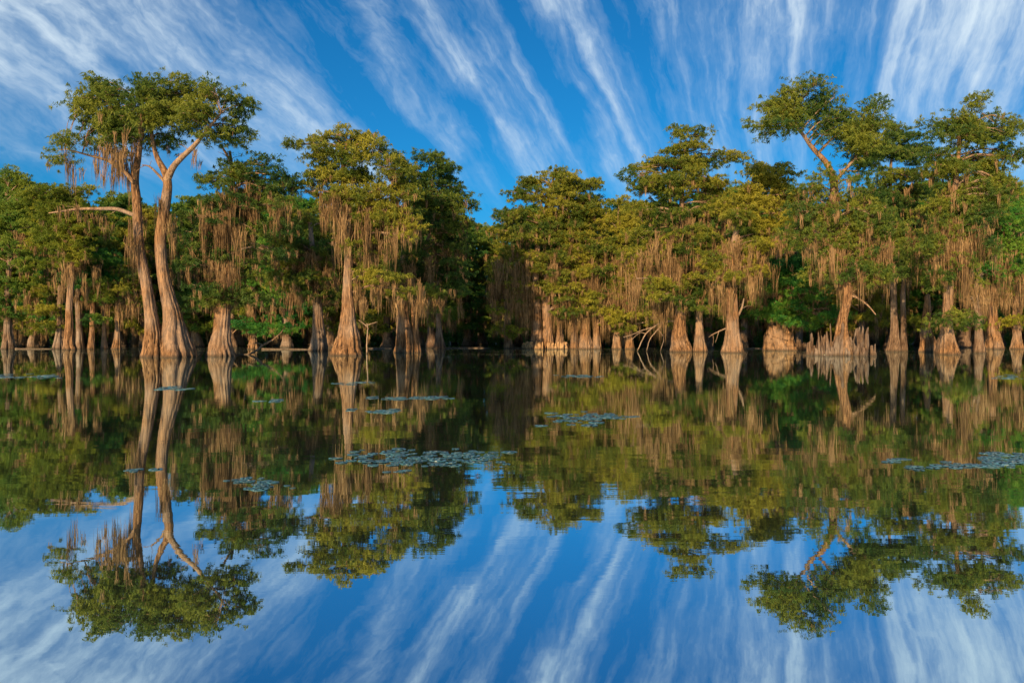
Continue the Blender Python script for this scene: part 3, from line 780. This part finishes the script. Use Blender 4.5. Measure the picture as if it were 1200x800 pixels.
      trunks=[[(68, 408, 15), (69, 395, 8), (70, 370, 5), (70, 335, 4)]],
      crown=[(52, 382, 18, 4), (38, 386, 14, 4), (60, 362, 16, 5), (52, 340, 18, 6)], moss=[(40, 70, 345, 370, 12)]),
 dict(label="small cypress with a little bell-shaped foot, first one left of the tall two-trunk tree", yb=408.5,
      trunks=[[(137, 408, 15), (138, 397, 8), (138, 372, 5), (139, 345, 4), (142, 310, 3)]],
      crown=[(142, 340, 18, 6), (128, 365, 14, 4), (150, 318, 16, 6), (152, 355, 12, 4)], moss=[(140, 165, 345, 378, 24)]),
 dict(label="thin cypress standing back between the thin bare stem and the small bell-footed one", yb=407, leaf=M_LEAF_DARK,
      trunks=[[(122, 406, 10), (122, 395, 6), (123, 365, 4), (124, 330, 3)]],
      crown=[(122, 372, 14, 4), (118, 350, 14, 5)], moss=[(112, 135, 355, 378, 10)]),
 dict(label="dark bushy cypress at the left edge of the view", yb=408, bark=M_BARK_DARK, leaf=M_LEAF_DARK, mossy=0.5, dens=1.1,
      trunks=[[(10, 407, 18), (10, 390, 11), (11, 350, 8), (12, 290, 6), (8, 230, 3)]],
      fill=[(15, 285, 34, 72, 22)],
      crown=[(4, 202, 16, 8), (18, 212, 14, 7), (-10, 222, 22, 10), (22, 238, 20, 9), (0, 252, 24, 9), (28, 268, 18, 8), (5, 282, 26, 9), (30, 300, 20, 8), (0, 315, 26, 9), (25, 335, 22, 7), (-5, 350, 24, 7), (12, 365, 22, 6)],
      moss=[(0, 45, 270, 300, 16), (0, 40, 345, 372, 16)]),
]
for i, sp in enumerate(TREES):
    build_tree(sp, i)


# ------------------------------------------------------------------ rear rows: a few kinds of tree, copied
def rear_proto(seed, H, leafm, spreadm=1.0):
    r = np.random.default_rng(5000 + seed)
    parts = {}
    lean = r.normal(0, 0.02, 2)
    pts = []; rd = []
    for i, f in enumerate([0, 0.04, 0.1, 0.25, 0.5, 0.75, 0.97]):
        z = f * H
        pts.append([lean[0] * z + r.normal(0, 0.12) * (i > 1), lean[1] * z + r.normal(0, 0.12) * (i > 1), z if i else -0.5])
        rd.append([1.15, 0.75, 0.52, 0.42, 0.32, 0.2, 0.05][i] * H / 20)
    g, pth, rr = trunk_geo(pts, rd, 16, 7, 2.0, 0.24, seed)
    parts['trunk'] = (g.mesh('trunk', True), M_BARK_DARK)
    lg = Geo(); lv = []; lq = []; ln = 0; ma = []
    nE = 42
    for e in range(nE):
        f = 0.13 + 0.87 * (e + r.uniform(0, 1)) / nE
        prof = (0.55 + 0.45 * math.sin(PI * min(1, max(0, f - 0.1) / 0.9) ** 0.8)) * (1 if f < 0.9 else 0.55)
        th = e * 2.4 + r.normal(0, 0.4)
        rad = 4.6 * prof * spreadm * r.uniform(0.25, 1.0)
        c = np.array([math.cos(th) * rad, math.sin(th) * rad, f * H])
        s0 = np.array([lean[0] * f * H, lean[1] * f * H, max(1.5, f * H - 0.35 * rad - 0.4)])
        lg.tube(np.array([s0, s0 * 0.5 + c * 0.5 + [0, 0, 0.3], c]), [0.11, 0.08, 0.04], 5)
        nP = 6
        u = nrm(r.normal(0, 1, (nP, 3))) * (r.random((nP, 1)) ** 0.5)
        pc = c + u * np.array([1.9, 1.9, 0.75])
        cc = np.repeat(pc, 8, axis=0)
        thh = r.uniform(0, 2 * PI, len(cc)); ra = np.sqrt(r.random(len(cc)))
        cc = cc + np.stack([np.cos(thh) * ra, np.sin(thh) * ra, r.normal(0, 0.15, len(cc))], -1)
        v, qd = leaves(cc, r.uniform(0.25, 0.5, len(cc)), 24, 0.46, r)
        lv.append(v); lq.append(qd + ln); ln += len(v)
        if f < 0.8:
            ma.append(pc[r.integers(0, nP, 5)] + np.stack([r.normal(0, 0.4, 5), r.normal(0, 0.4, 5), np.full(5, -0.2)], -1))
    parts['limb'] = (lg.mesh('limb', True), M_LIMB)
    parts['crown'] = (np_mesh('crown', np.vstack(lv), None, np.vstack(lq)), leafm)
    ma = np.vstack(ma)
    v, qd, tr = moss_geo(ma, r.uniform(0.7, 2.4, len(ma)), r, 1.7)
    parts['spanish_moss'] = (np_mesh('spanish_moss', v, qd, tr), M_MOSS)
    return parts


protos = [rear_proto(0, 20, M_LEAF_DARK), rear_proto(1, 20, M_LEAF), rear_proto(2, 20, M_LEAF_DARK, 1.15),
          rear_proto(3, 20, M_LEAF_GREEN, 0.9), rear_proto(4, 20, M_LEAF, 1.1)]
SKY_X = [-200, 0, 60, 120, 200, 250, 300, 350, 420, 500, 545, 590, 640, 720, 760, 830, 900, 1000, 1060, 1130, 1200, 1400]
SKY_Y = [200, 205, 218, 232, 228, 232, 228, 232, 225, 225, 244, 244, 240, 238, 236, 222, 218, 225, 205, 205, 222, 215]


MARKS = [(12, 'the dark bushy tree at the left edge'), (52, 'the low reddish foot'), (84, 'the pale slim tree'), (115, 'the thin bare stem'),
         (150, 'the small bell-footed tree'), (195, 'the tall two-trunk tree'), (232, 'the two-trunk tree and its right neighbour'), (265, 'the short thick tree'), (300, 'the low flared foot with a green branch'),
         (338, 'the log left of the cone-footed tree'), (372, 'the dark shaded stout tree'), (407, 'the cone-footed tree'), (435, 'the thin bleached snag'), (478, 'the double-trunked mossy tree'), (516, 'the small dim tree by the dark gap'),
         (545, 'the left part of the dark gap'), (572, 'the right part of the dark gap'), (598, 'the low golden umbrella'), (638, 'the central pyramid tree'), (668, 'the central knee fence'), (696, 'the slim double-trunked tree'),
         (724, 'the narrow orange-lit tree'), (757, 'the bleached fallen branches'), (803, 'the two-stemmed tree on one foot'), (835, 'the grey drooping branch'), (862, 'the straight stout tree'), (888, 'the log by the orange stump-like foot'),
         (918, 'the orange stump-like foot'), (950, 'the left end of the grey knee fence'), (988, 'the grey knee fence'), (1020, 'the right end of the grey knee fence'), (1052, 'the two thin dark trunks'), (1084, 'the golden-topped stump'),
         (1114, 'the tree with the leafy collar'), (1148, 'the dark forked slender tree'), (1170, 'the lit foot near the right edge'), (1196, 'the bluish green tree at the right edge')]
_seen = {}


def rear_tree(x, D, idx, row):
    px = 600 + x / D * F
    top = np.interp(px, SKY_X, SKY_Y) + rng.uniform(0, 26)
    H = (HY - top) / F * D + CAM_H
    pr = protos[idx % len(protos)]
    for mk in sorted(MARKS, key=lambda m: abs(m[0] - px)):
        lab = "%s rear cypress, seen just %s behind %s" % (("nearest-row", "middle-row", "last-row")[row], "left" if px <= mk[0] else "right", mk[1])
        if lab not in _seen:
            _seen[lab] = 1
            break
    root = thing('bald_cypress', lab, 'tree', (x, D, 0), 'cypresses in the rear rows')
    s = H / 20
    w = s * rng.uniform(0.85, 1.1)
    root.scale = (w, w, s)
    root.rotation_euler = (0, 0, rng.uniform(0, 2 * PI))
    for nme, (me, mt) in pr.items():
        o = link(nme, me, mt, root)
        if nme == 'spanish_moss':
            o['kind'] = 'stuff'


n_rear = 0
for row, (D0, step) in enumerate([(120, 7.0), (133, 6.8), (147, 7.0)]):
    half = 600 / F * D0 + 10
    x = -half + row * 2.1
    while x < half:
        Dd = D0 + rng.uniform(-4, 4)
        if row < 1 and 552 < 600 + x / Dd * F < 592:
            pass
        else:
            rear_tree(x + rng.uniform(-1.2, 1.2), Dd, rng.integers(0, 5), row)
            n_rear += 1
        x += step * rng.uniform(0.8, 1.2)


# ------------------------------------------------------------------ far wood that closes the view
def far_wood():
    r = np.random.default_rng(77)
    g = Geo()
    cen, rad = [], []
    x = -150
    while x < 150:
        D = r.uniform(162, 182)
        px = 600 + x / D * F
        H = (HY - np.interp(px, SKY_X, SKY_Y) - r.uniform(8, 40)) / F * D + CAM_H
        w = r.uniform(0.18, 0.4)
        g.tube(np.array([[x, D, -0.4], [x + r.normal(0, .2), D, 1.5], [x + r.normal(0, .4), D, H * 0.5], [x, D, H * 0.9]]), [w * 2.2, w * 1.2, w, 0.08], 7)
        m = 180
        zz = 0.3 + H * (0.97 * r.random(m) ** 1.2)
        pr = 3.6 * (1 - 0.55 * (zz / H) ** 2)
        th = r.uniform(0, 2 * PI, m)
        rr = pr * np.sqrt(r.random(m))
        cen.append(np.stack([x + np.cos(th) * rr, D + np.sin(th) * rr, zz], -1)); rad.append(r.uniform(0.6, 1.1, m))
        cen.append(np.stack([x + r.uniform(-2.5, 2.5, 50), D + r.uniform(-4, 4, 50), 2.6 * r.random(50)], -1)); rad.append(r.uniform(0.6, 1.0, 50))
        x += r.uniform(1.6, 3.0)
    v, qd = leaves(np.vstack(cen), np.concatenate(rad), 6, 1.3, r, 0.5)
    tr = g.mesh('far_trunks', True)
    me = np_mesh('far_wood', v, None, qd)
    o = link('far_wood', me, M_LEAF_DARK)
    o['kind'] = 'stuff'
    o['label'] = "dark wood closing the view behind the rear cypresses"
    o['category'] = 'wood'
    t = link('trunk', tr, M_BARK_DARK, o)
    t['kind'] = 'stuff'


far_wood()


# ------------------------------------------------------------------ dead wood
def dead_piece(name, label, cat, D, lines, mat, group=None):
    k = D / F
    x0, y0 = lines[0][0][0], lines[0][0][1]
    base = np.array([(x0 - 600) * k, D, 0.0])
    root = thing(name, label, cat, tuple(base), group)
    for li, ln in enumerate(lines):
        pts = []; rd = []
        for i, (x, y, w, dy) in enumerate(ln):
            p = P(x, y, D) - base; p[1] += dy
            pts.append(p); rd.append(w * k * 0.36)
        s = catmull(np.hstack([np.array(pts), np.array(rd)[:, None]]), 6)
        g = Geo(); jit = rng.normal(0, 0.012, (len(s), 3))
        g.tube(s[:, :3] + jit, np.maximum(s[:, 3], 0.012), 8, 1 + rng.normal(0, 0.06, (len(s), 8)))
        link('stem' if li == 0 else 'branch', g.mesh('branch', True), mat, root)
    return root


dead_piece('dead_branch', "bleached fallen branches arching into the water left of the two-stemmed cypress", 'branch', 92,
           [[(794, 376, 3.2, 0), (778, 377, 2.8, -0.3), (765, 383, 2.4, -0.6), (754, 393, 2.0, -0.9), (745, 411, 1.3, -1.2)],
            [(778, 377, 2.2, -0.3), (768, 388, 1.8, -0.6), (760, 398, 1.4, -0.8), (756, 411, 1.0, -1.0)],
            [(765, 383, 1.6, -0.6), (752, 387, 1.3, -0.5), (740, 392, 1.0, -0.4), (730, 395, 0.6, -0.2)],
            [(770, 386, 1.4, -0.6), (776, 396, 1.1, -0.8), (772, 411, 0.8, -1.0)],
            [(756, 391, 1.3, -0.8), (748, 390, 1.0, -1.0), (738, 398, 0.7, -1.3)]], M_PALE)
dead_piece('dead_snag', "thin bleached snag with one crooked arm standing in the water right of the cone-footed cypress", 'snag', 80,
           [[(430, 416, 2.6, 0), (430, 400, 2.2, 0), (431, 385, 2.0, 0.05), (430, 379, 1.6, 0)],
            [(430, 382, 1.8, 0), (426, 379, 1.8, -0.1), (421, 375, 1.4, -0.2)], [(430, 381, 1.6, 0), (436, 379, 1.4, 0.1), (442, 377, 0.8, 0.2)]], M_PALE)
dead_piece('fallen_branch', "dead crooked branch lying over the water at the roots of the short thick cypress", 'branch', 76,
           [[(318, 398, 3.0, 0.5), (308, 404, 3.2, 0.2), (300, 411, 3.4, 0), (290, 415, 3.0, -0.2), (276, 416, 2.4, -0.4)],
            [(308, 404, 2.0, 0.2), (300, 402, 1.5, 0.1), (290, 404, 1.0, 0)], [(318, 398, 2.0, 0.5), (326, 390, 1.5, 0.8), (330, 384, 0.8, 0.9)]], M_LIMB)
dead_piece('dead_branch', "grey drooping dead branch with hanging twigs between the two-stemmed and the straight stout cypress", 'branch', 84,
           [[(850, 385, 2.4, 0), (842, 388, 2.0, -0.2), (834, 392, 1.5, -0.4), (829, 395, 0.8, -0.5)],
            [(842, 388, 1.2, -0.2), (840, 394, 0.9, -0.2), (838, 401, 0.5, -0.2)], [(834, 392, 1.0, -0.4), (835, 398, 0.7, -0.4), (834, 405, 0.4, -0.4)]], M_LIMB)


def log(label, xa, xb, y, w):
    D = dist_of(y)
    k = D / F
    n = 9
    x = np.linspace(xa, xb, n)
    base = np.array([((xa + xb) / 2 - 600) * k, D, 0.02])
    pts = np.stack([(x - 600) * k, D + np.cumsum(rng.normal(0, 0.15, n)), 0.03 + rng.normal(0, 0.02, n)], -1) - base
    g = Geo(); g.tube(pts, np.linspace(w, w * 0.6, n) * k * 0.5, 9, 1 + rng.normal(0, 0.06, (n, 9)))
    o = link('floating_log', g.mesh('floating_log', True), M_PALE, None, tuple(base))
    o['label'] = label; o['category'] = 'log'; o['group'] = 'logs floating among the trees'


log("long pale log floating left of the cone-footed cypress", 306, 362, 409.6, 2.6)
log("short pale log floating just right of the thin snag", 432, 458, 408.6, 2.4)
log("pale log floating across the dark gap in the tree line", 522, 575, 408.0, 2.2)
log("thin log floating right of the dark gap below the golden umbrella tree", 598, 614, 408.0, 2.0)
log("grey log floating between the slim stems at the far left", 18, 60, 409.0, 2.2)
log("grey log floating left of the orange stump-like foot", 876, 898, 408.6, 2.0)


# ------------------------------------------------------------------ duckweed and scum drifting in streaks among the trees
def duckweed():
    r = np.random.default_rng(55)
    n_str, per = 150, 90
    D0 = r.uniform(74, 128, n_str); half = D0 * 600 / F * 1.1
    X0 = r.uniform(-1, 1, n_str) * half
    L = r.uniform(1.0, 6.0, n_str)
    j = np.repeat(np.arange(n_str), per); n = len(j)
    x = X0[j] + r.normal(0, 1, n) * L[j]; y = D0[j] + r.normal(0, 0.22, n) + 0.12 * np.sin(x * 1.3)
    s = r.uniform(0.03, 0.13, n); a = r.uniform(0, PI, n)
    ca, sa = np.cos(a) * s, np.sin(a) * s
    z = r.uniform(0.006, 0.03, n)
    v = np.stack([np.stack([x + ca, y + sa, z], -1), np.stack([x - sa * 0.7, y + ca * 0.7, z + 0.004], -1),
                  np.stack([x - ca, y - sa, z], -1), np.stack([x + sa * 0.7, y - ca * 0.7, z + 0.004], -1)], 1).reshape(-1, 3)
    o = link('duckweed', np_mesh('duckweed', v, np.arange(n * 4).reshape(-1, 4)), plain('duckweed', (0.17, 0.16, 0.09), 0.7, 0.3, 3.0))
    o['kind'] = 'stuff'
    o['label'] = "pale streaks of duckweed drifting between the trunks"
    o['category'] = 'duckweed'


duckweed()


# ------------------------------------------------------------------ lily pads
def pad_material():
    m, g = material('lily_pad')
    pos = g.n('ShaderNodeNewGeometry').outputs['Position']
    ri = g.n('ShaderNodeObjectInfo').outputs['Random']
    col = g.ramp(g.m('MULTIPLY_ADD', g.noise(pos, 9.0, 3), 0.5, g.m('MULTIPLY', ri, 0.5)),
                 [(0.25, (0.018, 0.10, 0.13)), (0.55, (0.032, 0.155, 0.20)), (0.85, (0.045, 0.15, 0.13))])  # blue of the reflected sky painted into the pads, along with waxy bloom
    b = g.n('ShaderNodeBsdfPrincipled', {'Base Color': col, 'Roughness': 0.42})
    b.inputs['Specular IOR Level'].default_value = 1.0
    b.inputs['IOR'].default_value = 1.7
    finish(g, b.outputs[0])
    return m


M_PAD = pad_material()


def pad_mesh(s):
    r = np.random.default_rng(900 + s)
    n = 18
    notch = 0.16
    th = np.linspace(notch, 2 * PI - notch, n)
    rad = 1 + r.normal(0, 0.035, n)
    curl = 0.03 + 0.03 * np.sin(th * 2 + r.uniform(0, 6)) + r.normal(0, 0.012, n)
    outer = np.stack([np.cos(th) * rad, np.sin(th) * rad, curl], -1)
    inner = np.stack([np.cos(th) * rad * 0.6, np.sin(th) * rad * 0.6, np.full(n, 0.03)], -1)
    low = outer * [0.98, 0.98, 1] - [0, 0, 0.05]
    v = np.vstack([outer, inner, [[0.06, 0, 0.015]], low])
    i = np.arange(n - 1)
    q1 = np.stack([i, i + 1, n + i + 1, n + i], -1)[:, ::-1]
    q2 = np.stack([i, 2 * n + 1 + i, 2 * n + 2 + i, i + 1], -1)[:, ::-1]
    t = np.stack([n + i, n + i + 1, np.full(n - 1, 2 * n)], -1)
    me = np_mesh('lily_pad', v, np.vstack([q1, q2]), t, True)
    return me


PADS = [pad_mesh(s) for s in range(6)]


def lily_patch(label, xa, xb, ya, yb, n, size):
    yc = (ya + yb) / 2
    D = dist_of(yc)
    base = np.array([((xa + xb) / 2 - 600) * D / F, D, 0.0])
    root = thing('water_lily', label, 'water lily', tuple(base), 'lily pad patches floating on the lake')
    placed = []
    tries = 0
    blobs = [(rng.uniform(-0.75, 0.75), rng.uniform(-0.55, 0.55), rng.uniform(0.18, 0.45)) for _ in range(2 + n // 9)]
    while len(placed) < int(n * 1.3) and tries < n * 60:
        tries += 1
        if rng.random() < 0.15:
            u, w = rng.uniform(-1.1, 1.1), rng.uniform(-1, 1)
        else:
            b_ = blobs[rng.integers(0, len(blobs))]
            u, w = b_[0] + rng.normal(0, b_[2] * 0.7), b_[1] + rng.normal(0, b_[2])
        if abs(u) > 1.15 or abs(w) > 1.1: continue
        y = yc + w * (yb - ya) / 2
        d = dist_of(y)
        p = np.array([((xa + xb) / 2 + u * (xb - xa) / 2 - 600) * d / F, d]) - base[:2]
        s = size * 1.1 * rng.uniform(0.4, 1.3)
        if any(np.hypot(*(p - a)) < 0.62 * (s + b) for a, b in placed): continue
        placed.append((p, s))
        o = link('lily_pad', PADS[len(placed) % 6], M_PAD, root)
        o.location = (p[0], p[1], 0.003 + 0.0013 * (len(placed) % 5))
        o.scale = (s, s * rng.uniform(0.85, 1.0), s * 0.35)
        o.rotation_euler = (rng.normal(0, 0.02), rng.normal(0, 0.02), rng.uniform(0, 2 * PI))


lily_patch("largest lily pad patch, lying in the middle of the lake left of centre", 404, 592, 527, 547, 74, 0.10)
lily_patch("tiny lily pad group just in front of the largest patch", 450, 478, 549, 555, 4, 0.085)
lily_patch("compact round lily pad patch in front on the left", 292, 342, 559, 573, 16, 0.085)
lily_patch("small lily pad group left of the compact round patch", 260, 290, 559, 566, 6, 0.085)
lily_patch("lily pad patch in the middle distance just right of centre, its left half", 628, 702, 483, 499, 26, 0.13)
lily_patch("lily pad row reaching right from the centre-right patch", 688, 752, 485, 491, 14, 0.13)
lily_patch("long thin lily pad row below the cone-footed cypress", 440, 548, 464, 469, 20, 0.17)
lily_patch("short lily pad strip under the long thin row", 408, 464, 479, 484, 12, 0.13)
lily_patch("faint narrow lily pad strip right in the reflection of the cone-footed trunk", 380, 440, 447, 451, 10, 0.2)
lily_patch("single short lily pad strip left of the cone-footed trunk's reflection", 304, 330, 467, 471, 6, 0.15)
lily_patch("lily pad patch cut by the right edge of the view", 1148, 1215, 530, 548, 34, 0.10)
lily_patch("thin lily pad strip running left from the right-edge patch", 1098, 1178, 541, 550, 16, 0.10)
lily_patch("small lily pad pair left of the thin right-hand strip", 1062, 1088, 547, 553, 4, 0.09)
lily_patch("stray lily pads furthest left of the right-hand patches", 1034, 1058, 537, 542, 4, 0.085)
lily_patch("wide far lily pad strip at the left edge of the view", -10, 72, 438, 443, 22, 0.26)
lily_patch("dull green lily pad strip over the reflection of the two-trunk cypress", 184, 226, 452, 457, 10, 0.2)
lily_patch("thin stray lily pad line crossing the left trunk's reflection", 146, 182, 549, 553, 5, 0.08)
lily_patch("far lily pad strip near the right edge", 1166, 1212, 439, 444, 12, 0.22)
lily_patch("far faint lily pad line at the centre", 652, 724, 439, 443, 12, 0.22)
